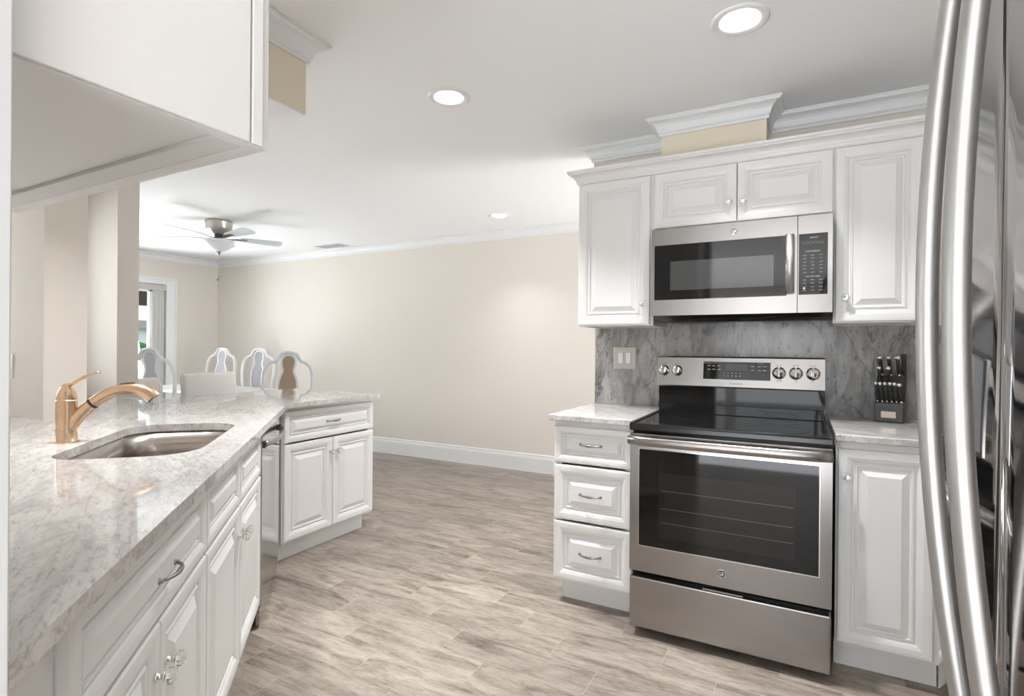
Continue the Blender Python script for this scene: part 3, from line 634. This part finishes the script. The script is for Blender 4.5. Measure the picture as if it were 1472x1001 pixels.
MB().tube([(0.219, -0.038, 0.085), (0.219, -0.038, 0.335)], [(0.017, 0.010)] * 2, 14, upv=(1, 0, 0)).box(0.206, 0.232, -0.036, 0.0, 0.09, 0.115).box(0.206, 0.232, -0.036, 0.0, 0.305, 0.33).build('handle', 'handle', mdo)
ge_logo(mdo, -0.005, 0.0, 0.377, 0.0150)
mc = MB(); ring_plate(mc, sx0 + 0.001, hw, 0.0, 0.417, sx0 + 0.004, 0.361, 0.077, 0.338, 0.0, 0.03)
mco = mc.build('control_panel', 'steel', mw)
kp = MB().box(sx0 + 0.004, 0.361, -0.001, 0.02, 0.077, 0.338).build('keypad', 'blackglass', mco)
text('display_lettering', 'COOKING', 0.0175, kp, TF(0.306, -0.0012, 0.298), 'amber')
text('keypad_lettering', 'SENSOR', 0.009, kp, TF(0.31, -0.0012, 0.320), 'print')
text('keypad_lettering', 'CONVENIENCE', 0.008, kp, TF(0.305, -0.0012, 0.262), 'print')
text('keypad_lettering', 'TIME FEATURES', 0.008, kp, TF(0.305, -0.0012, 0.154), 'print')
km = mat('dim_key_print', (0.16, 0.16, 0.16), 0.5)
for a in (0.276, 0.305, 0.336):
    for b in (0.245, 0.232, 0.216, 0.202, 0.188, 0.172, 0.140, 0.126, 0.110, 0.095): MB().box(a - 0.0065, a + 0.0065, -0.0013, -0.001, b - 0.0018, b + 0.0018).build('key_print', km, kp)
MB().lathe([(0.0035, 0), (0.0035, 0.0008), (0, 0.0009)], 12, T_(0.274, -0.001, 0.104) @ RX, cap=False).build('indicator_light', 'red_led', kp)

# ------------------------------------------------------------------ light switch, outlet
sw = thing('light_switch', 'double rocker light switch in a nickel plate on the grey backsplash', 'light switch', (-0.888, 3.04, 1.180))
MB().box(-0.066, 0.066, -0.006, 0, -0.064, 0.064).build('plate', 'nickel', sw, 0.003)
for sg in (-1, 1):
    a = MB().box(sg * 0.023 - 0.017, sg * 0.023 + 0.017, -0.0075, -0.006, -0.035, 0.035).build('rocker_frame', 'print', sw)
    MB().box(sg * 0.023 - 0.014, sg * 0.023 + 0.014, -0.011, -0.0075, -0.031, 0.031).build('rocker', 'white_plastic', a, 0.002)
ol = thing('wall_outlet', 'white wall outlet on the cream pier above the counter', 'outlet', (-3.12, 1.056, 1.135))
MB().box(-0.036, 0.036, -0.006, 0, -0.058, 0.058).build('plate', 'white_plastic', ol, 0.003)
MB().box(-0.017, 0.017, -0.009, -0.006, -0.034, 0.034).build('socket', 'cab', ol, 0.002)

# ------------------------------------------------------------------ knife block
KB = math.radians(-13)
kb = thing('knife_block', 'black knife block with a steel name plate on the counter by the fridge', 'knife block', (0.352, 2.885, 0.914), KB)
prf = [(0.0, 0.006), (0.004, 0.0), (0.125, 0.0), (0.130, 0.004), (0.118, 0.206), (0.085, 0.208), (0.042, 0.092), (0.0, 0.086)]
TX = Matrix(((0, 0, 1, 0), (1, 0, 0, 0), (0, 1, 0, 0), (0, 0, 0, 1)))
MB().prism(prf, -0.054, 0.054, T=TX).build('block', mat('black_block_wood', (0.018, 0.018, 0.018), 0.35), kb, 0.003)
MB().box(-0.028, 0.026, -0.0015, 0.0, 0.022, 0.050).build('name_plate', mat('tan_metal_plate', (0.50, 0.45, 0.38), 0.5, 0.4), kb, 0.0005)
blk = mat('black_knife_handle', (0.02, 0.02, 0.02), 0.3)
def knife(name, label, lx, ly, z0, tx, ty, z1, r, group, capm='chrome'):
    """handle from the slot (lx,ly,z0) to the tip, all in the block's frame"""
    T = Matrix.Translation(kb.location) @ Matrix.Rotation(KB, 4, 'Z')
    a = T @ Vector((lx, ly, z0)); b = T @ Vector((tx, ty, z1)); d = b - a; Ln = d.length; d.normalize()
    o = bpy.data.objects.new(name, None); COL.objects.link(o); o.location = a; o.empty_display_size = 0.02
    tag(o, label, 'knife', group)
    MB().tube([d * 0.004, d * Ln * 0.3, d * Ln * 0.7, d * Ln * 0.93], [(r * 0.8, r * 0.55), (r, r * 0.7), (r * 0.85, r * 0.6), (r * 1.05, r * 0.8)], 10, upv=(1, 0, 0)).build('handle', blk, o)
    MB().tube([d * Ln * 0.87, d * Ln * 0.91, d * Ln * 0.97, d * Ln * 1.02, d * Ln * 1.04], [(r * 1.0, r * 0.9), (r * 1.25, r * 1.15), (r * 1.32, r * 1.2), (r * 1.0, r * 0.9), (r * 0.4, r * 0.4)], 12, upv=(1, 0, 0)).build('end_cap', capm, o)
    MB().tube([-d * 0.006, d * 0.010], [(r * 0.75, r * 0.6)] * 2, 8, upv=(1, 0, 0)).build('bolster', capm, o)
    return o
for i in range(6):
    x = -0.044 + i * 0.0175
    o = knife('steak_knife', 'small black-handled steak knife in the low front row of the knife block', x + 0.001, 0.022, 0.0885, x - 0.006, -0.006, 0.178 - (0.004 if i == 5 else 0), 0.0062 if i < 5 else 0.0075, 'steak knives in the front row')
for i, x in enumerate((-0.037, -0.002)):
    knife('utility_knife', ['black-handled utility knife in the middle row, on the left', 'black-handled utility knife in the middle row, near the block centre'][i], x, 0.065, 0.150, x - 0.004, 0.025, 0.246, 0.0075, None)
for i, x in enumerate((-0.038, -0.004, 0.028)):
    knife('kitchen_knife', ['tall black-handled kitchen knife at the top left of the knife block', 'tall black-handled kitchen knife at the top centre of the knife block', 'tall black-handled kitchen knife at the top right, beside the black steel'][i], x + 0.002, 0.090, 0.206, x - 0.004, 0.055, 0.293, 0.0085, None)
knife('sharpening_steel', 'all-black sharpening steel handle at the right end of the knife block', 0.046, 0.100, 0.206, 0.046, 0.075, 0.302, 0.0095, None, blk)['category'] = 'sharpening steel'

# ------------------------------------------------------------------ refrigerator (right of the camera, doors face -X)
fg = thing('refrigerator', 'side-by-side stainless steel refrigerator with bowed bar handles at right', 'refrigerator', (0, 0, 0))
GY = 0.655
def fx(y): return 0.1675 + 0.040 * abs((y - GY) / 0.42) ** 4
MB().box(0.262, 0.93, 0.248, 1.072, 0.0, 1.77).build('cabinet_body', mat('dark_grey_fridge_case', (0.10, 0.10, 0.105), 0.4), fg)
def fdoor(name, ya, yb, z0=0.07, z1=1.775):
    pts = []; k = 14
    ys = [ya, ya + 0.001, ya + 0.0025, ya + 0.006] + [ya + (yb - ya) * i / k for i in range(1, k)] + [yb - 0.006, yb - 0.0025, yb - 0.001, yb]
    for y in ys:
        x = fx(y)
        e = min(y - ya, yb - y); 
        if e < 0.006: x += 0.004 * (1 - e / 0.006) ** 2
        pts.append((x, y))
    pts += [(0.258, yb), (0.258, ya)]
    return MB().prism(pts[::-1], z0, z1, smooth=False)
def fdo(name, ya, yb):
    o = fdoor(name, ya, yb).build(name, 'fridge', fg)
    for p in o.data.polygons: p.use_smooth = abs(p.normal.z) < 0.5 and p.normal.x < -0.3
    return o
fdr = fdo('freezer_door', GY + 0.0022, 1.072); frd = fdo('refrigerator_door', 0.250, GY - 0.0022)
MB().box(0.185, 0.256, GY - 0.002, GY + 0.002, 0.07, 1.775).build('door_seal', 'darkgap', fg)
MB().box(0.22, 0.26, 0.26, 1.06, 0.0, 0.065).build('base_grille', 'black', fg)
for yc, dr in ((GY - 0.060, frd), (GY + 0.062, fdr)):
    pts = []; 
    for i in range(25):
        z = 0.80 + i * 0.97 / 24; t = (z - 1.285) / 0.485
        pts.append((0.1205 + 0.185 * (z - 1.285) ** 2 + (0.012 if abs(t) > 0.97 else 0), yc, z))
    hm = MB().tube(pts, [(0.010, 0.0148)] * 25, 18, upv=(1, 0, 0))
    hm.box(0.165, fx(yc) + 0.002, yc - 0.012, yc + 0.012, 0.80, 0.83).box(0.165, fx(yc) + 0.002, yc - 0.012, yc + 0.012, 1.74, 1.77)
    hm.build('handle', 'handle', dr)
dp = MB().prism([(fx(0.76) - 0.010, 0.752), (fx(0.76) + 0.004, 0.752), (fx(0.95) + 0.004, 0.95), (fx(0.95) - 0.008, 0.95)], 1.125, 1.232).build('dispenser', mat('dispenser_grey', (0.16, 0.16, 0.165), 0.3, 0.5), fdr, 0.003)
MB().box(fx(0.76) - 0.012, fx(0.76) - 0.0095, 0.752, 0.766, 1.124, 1.234).build('dispenser_trim', 'chrome', dp)

# ------------------------------------------------------------------ ceiling fixtures
def downlight(x, y, label, power):
    r = thing('recessed_light', label, 'ceiling light', (x, y, CZ), 0, None)
    MB().lathe([(0.100, 0), (0.100, -0.004), (0.092, -0.007), (0.074, -0.004), (0.068, -0.0015), (0.068, 0)], 40, cap=False).build('trim_ring', 'trim', r)
    MB().lathe([(0.067, -0.0015), (0.040, -0.0035), (0.0, -0.004)], 32, cap=False).build('lens', 'lamp', r)
    d = bpy.data.lights.new('bulb', 'AREA'); d.shape = 'DISK'; d.size = 0.12; d.energy = power; d.color = (0.99, 0.99, 0.985); d.spread = math.radians(100)
    o = bpy.data.objects.new('bulb', d); COL.objects.link(o); o.parent = r; o.location = (0, 0, -0.012)
    return r
downlight(-0.198, 2.10, 'round white recessed ceiling light nearest the stove', 8.5)
downlight(-1.485, 2.112, 'round white recessed ceiling light above the middle of the aisle', 11)
downlight(-2.40, 4.216, 'small distant recessed ceiling light near the far dining wall', 2.5)
downlight(-0.198, -0.75, 'unseen recessed ceiling light added behind the camera as fill', 8)  # added out of view to lift the kitchen brightness
downlight(-1.95, 0.98, 'unseen recessed ceiling light added above the sink as fill', 6)  # added out of view to brighten the pier and sink counter
v = thing('ceiling_vent', 'white rectangular air vent in the ceiling near the far wall', 'vent', (-4.90, 4.60, CZ))
MB().box(-0.20, 0.20, -0.09, -0.075, -0.008, -0.0005).box(-0.20, 0.20, 0.075, 0.09, -0.008, -0.0005).box(-0.20, -0.185, -0.075, 0.075, -0.008, -0.0005).box(0.185, 0.20, -0.075, 0.075, -0.008, -0.0005).build('frame', 'trim', v)
MB().box(-0.185, 0.185, -0.075, 0.075, -0.002, -0.0005).build('backing', mat('vent_dark', (0.25, 0.25, 0.25), 0.7), v)
sl = MB()
for k in range(9): sl.box(-0.185, 0.185, -0.009, 0.009, -0.0005, 0.0005, T=T_(0, -0.064 + k * 0.016, -0.006) @ Matrix.Rotation(0.6, 4, 'X'))
sl.build('louvres', 'trim', v)

# fan
fn = thing('ceiling_fan', 'white five-blade ceiling fan with a nickel housing and opal bowl light', 'ceiling fan', (-4.93, 3.21, CZ))
MB().lathe([(0.118, -0.0005), (0.122, -0.012), (0.118, -0.022), (0.116, -0.060), (0.112, -0.085), (0.085, -0.105), (0.060, -0.118), (0.050, -0.125)], 36).build('motor_housing', 'nickel', fn)
MB().lathe([(0.040, -0.125), (0.040, -0.178), (0.062, -0.182), (0.066, -0.188)], 28).build('switch_cup', 'nickel', fn)
MB().lathe([(0.132, -0.186), (0.135, -0.190), (0.128, -0.212), (0.104, -0.248), (0.062, -0.278), (0.022, -0.292), (0, -0.294)], 36, cap=False).build('bowl_shade', 'opal', fn)
MB().lathe([(0.020, -0.290), (0.022, -0.296), (0.012, -0.312), (0.007, -0.322), (0, -0.324)], 16, cap=False).build('finial', 'pull', fn)
for k in range(5):
    a = math.radians(-79 + 72 * k); T = Matrix.Rotation(a, 4, 'Z') @ Matrix.Translation((0, 0, -0.155)) @ Matrix.Rotation(math.radians(-12), 4, 'X')
    pl = [(0.19, -0.045), (0.40, -0.060), (0.53, -0.066), (0.565, -0.050), (0.578, 0.0), (0.565, 0.050), (0.53, 0.066), (0.40, 0.060), (0.19, 0.045)]
    b = MB().prism(pl, -0.003, 0.003, T=T).build('blade', 'fanblade', fn)
    MB().tube([(0.055, 0, -0.012), (0.10, 0, -0.014), (0.16, 0, -0.006), (0.25, 0, -0.0045)], [(0.004, 0.014), (0.004, 0.014), (0.003, 0.026), (0.002, 0.020)], 10, T=T, upv=(0, 0, 1)).build('blade_bracket', 'pull', b)
for (x, L) in ((0.012, 0.40), (-0.012, 0.43)):
    c = MB().tube([(x, 0.05 * (1 if x > 0 else -1) * 0.2, -0.290), (x, 0, -L - 0.12)], 0.0009, 6).build('pull_chain', 'nickel', fn)
    MB().lathe([(0.003, 0.012), (0.011, 0.007), (0.013, 0), (0.011, -0.007), (0.003, -0.012)], 12, T_(x, 0, -L - 0.13)).build('chain_ball', 'pull', c)

# ------------------------------------------------------------------ bar stools
def stool(label, x, y, zt, rz):
    r = thing('bar_stool', label, 'bar stool', (x, y, 0), rz)
    zs = zt - 0.36; w = 0.212
    # faces -y towards the counter; back at +y
    o = MB().box(-w, w, 0.0, 0.055, zs + 0.02, zt, T=T_(0, 0.17, 0) @ T_(0, 0, zs) @ Matrix.Rotation(-0.10, 4, 'X') @ T_(0, 0, -zs)).build('backrest', 'stool', r, 0.026, 5)
    MB().box(-w, w, -0.20, 0.20, zs - 0.07, zs + 0.015).build('seat', 'stool', r, 0.02, 4)
    for sx_ in (-1, 1):
        for sy_ in (-1, 1): MB().box(-0.018, 0.018, -0.018, 0.018, 0, zs - 0.07, T=T_(sx_ * 0.165, sy_ * 0.17, 0)).build('leg', 'chairwood', r)
    MB().box(-0.15, 0.15, -0.182, -0.158, 0.2, 0.225).box(-0.177, -0.153, -0.152, 0.152, 0.26, 0.285).box(0.153, 0.177, -0.152, 0.152, 0.26, 0.285).build('stretcher', 'chairwood', r)
    return r
stool('off-white upholstered bar stool at the middle of the peninsula bar', -3.69, 2.485, 1.035, PI / 2)
stool('off-white upholstered bar stool behind the cream partition edge', -4.19, 2.18, 0.985, PI / 2)

# ------------------------------------------------------------------ dining set
def dining_chair(label, x, y, rz, splat, fm, zt=1.19, group=None):
    """chair facing local -y; back at +y"""
    r = thing('dining_chair', label, 'chair', (x, y, 0), rz, group)
    k = zt / 1.20
    def bk(px, z): return (px * 0.90, 0.21 + 0.10 * max(0, (z - 0.46)) ** 1.2, z * k)
    right = [(0.185, 0.46), (0.205, 0.62), (0.238, 0.80), (0.248, 0.93), (0.232, 1.03), (0.190, 1.085), (0.135, 1.105), (0.105, 1.135), (0.080, 1.175), (0.035, 1.190), (0, 1.193)]
    full = right + [(-a, b) for a, b in right[-2::-1]]
    P = spline([bk(a, b) for a, b in full], 4)
    MB().tube(P, [(0.022, 0.015)] * len(P), 10, upv=(0, 1, 0)).build('back_frame', fm, r)
    sr = [(0.055, 0.50), (0.060, 0.62), (0.085, 0.74), (0.098, 0.84), (0.088, 0.93), (0.060, 0.995), (0.058, 1.03), (0.070, 1.08), (0.066, 1.13), (0.030, 1.165)]
    o2 = [bk(a, b) for a, b in sr] + [bk(-a, b) for a, b in sr[::-1]]
    rim = spline(o2 + [o2[0]], 3)
    MB().tube(rim, 0.012, 8, upv=(0, 1, 0)).build('splat_rim', fm, r)
    prs = rim[:-1]; c = MB(); n = len(prs)
    vs = [(p.x, p.y - 0.006, p.z) for p in prs] + [(p.x, p.y + 0.006, p.z) for p in prs]
    # ladder faces across the symmetric outline
    h = n
    fs = []
    m2 = len(spline(o2[:len(sr)], 3))
    fs = [tuple(range(n)), tuple(range(n, 2 * n))[::-1]] + [(i, (i + 1) % n, n + (i + 1) % n, n + i) for i in range(n)]
    o = c.add(vs, fs).build('splat', splat, r)
    MB().prism([(-0.23, -0.22), (0.23, -0.22), (0.20, 0.22), (-0.20, 0.22)], 0.43 * k, 0.46 * k).build('seat_rail', fm, r, 0.006)
    MB().prism([(-0.22, -0.21), (0.22, -0.21), (0.185, 0.19), (-0.185, 0.19)], 0.4602 * k, 0.51 * k).build('seat', 'stool' if splat != 'satin' else 'satin', r, 0.02, 3)
    for sx_ in (-1, 1):
        pts = spline([(sx_ * 0.205, -0.195, 0.43 * k), (sx_ * 0.225, -0.215, 0.33 * k), (sx_ * 0.205, -0.20, 0.12 * k), (sx_ * 0.215, -0.215, 0)], 4)
        MB().tube(pts, [0.026 - 0.013 * i / (len(pts) - 1) for i in range(len(pts))], 10).build('leg', fm, r)
        pts = spline([(sx_ * 0.18, 0.20, 0.43 * k), (sx_ * 0.18, 0.215, 0.25 * k), (sx_ * 0.19, 0.27, 0)], 4)
        MB().tube(pts, 0.017, 8).build('leg', fm, r)
    return r
dining_chair('dining chair with a brown woven cane splat at the near end of the table', -4.53, 3.60, -PI / 2 - 0.42, 'cane', 'chairwood', 1.18)
dining_chair('white ornate dining chair with a grey splat on the far side, beside the cane chair', -5.80, 4.10, 0.28, 'satin', 'chairwhite', 1.20)
dining_chair('white ornate dining chair with a grey splat at the far corner of the table', -6.58, 4.12, 0.22, 'satin', 'chairwhite', 1.205)
dining_chair('pale grey ornate dining chair on the near side, in front of the sliding door', -5.17, 2.93, PI + 0.35, 'satin', 'chairwood', 1.205)
dining_chair('pale grey ornate dining chair mostly hidden behind the cream partition edge', -5.80, 3.06, PI + 0.30, 'satin', 'chairwood', 1.205)
tb = thing('dining_table', 'white dining table among the ornate chairs', 'table', (-5.72, 3.62, 0))
MB().box(-0.85, 0.85, -0.36, 0.36, 0.735, 0.765).build('tabletop', 'table', tb, 0.006)
for sx_ in (-1, 1): MB().lathe([(0.17, 0), (0.17, 0.02), (0.05, 0.06), (0.04, 0.2), (0.07, 0.4), (0.05, 0.6), (0.12, 0.70), (0.12, 0.735)], 20, T_(sx_ * 0.45, 0, 0)).build('pedestal', 'table', tb)

# ------------------------------------------------------------------ outdoors beyond the sliding door
struct('ground', MB().box(-120, -7.6, -60, 90, -0.25, -0.15), 'lawn')
struct('patio', MB().box(-10.2, X0, -1, 6.5, -0.15, -0.04), 'stucco')
pb = MB().box(-10.3, -10.05, -1, 6.5, 1.93, 2.35).box(-10.05, XW - 0.12, -1, 6.5, 2.35, 2.42); struct('porch_roof', pb, 'porch')
hs_ = thing('house', 'distant white stucco house across the lawn seen through the sliding door', 'house', (-52, 29.2, -0.15))
MB().box(-4, 4, -9, 6, 0, 2.7).build('wall', 'stucco', hs_)
MB().add([(-4.6, -9.6, 2.7), (4.6, -9.6, 2.7), (4.6, 6.6, 2.7), (-4.6, 6.6, 2.7), (0, -6, 3.6), (0, 3, 3.6)], [(0, 3, 2, 1), (0, 1, 4), (1, 2, 5, 4), (2, 3, 5), (3, 0, 4, 5)]).build('roof', 'roof', hs_)
for y in (-6, -3.2, 0, 2.4, 4.4): MB().box(4.0, 4.03, y - 0.5, y + 0.5, 0.7, 1.9).build('window', 'housewin', hs_)
def tree(label, x, y, h, r):
    t = thing('tree', label, 'tree', (x, y, -0.15))
    MB().tube([(0, 0, 0), (0.05, 0, h * 0.4), (0, 0.05, h * 0.6)], [0.16, 0.12, 0.08], 8).build('trunk', 'bark', t)
    c = MB(); random.seed(int(h * 10))
    for k in range(16):
        a = random.random() * 6.28; q = random.random() ** 0.5 * r * 0.7; zz = h * 0.55 + random.random() * h * 0.35; s = r * random.uniform(0.3, 0.5)
        c.lathe([(s * math.sin(j / 6 * PI) * (1 + 0.12 * math.sin(j * 5 + k)), -s * math.cos(j / 6 * PI)) for j in range(7)], 8, T_(q * math.cos(a), q * math.sin(a), zz), cap=False)
    c.build('crown', 'leaf', t)
tree('small leafy green tree on the lawn beyond the sliding door', -38.0, 20.9, 2.6, 0.9)
tree('low green shrub-like tree further left on the lawn', -34.0, 17.2, 1.5, 0.7)
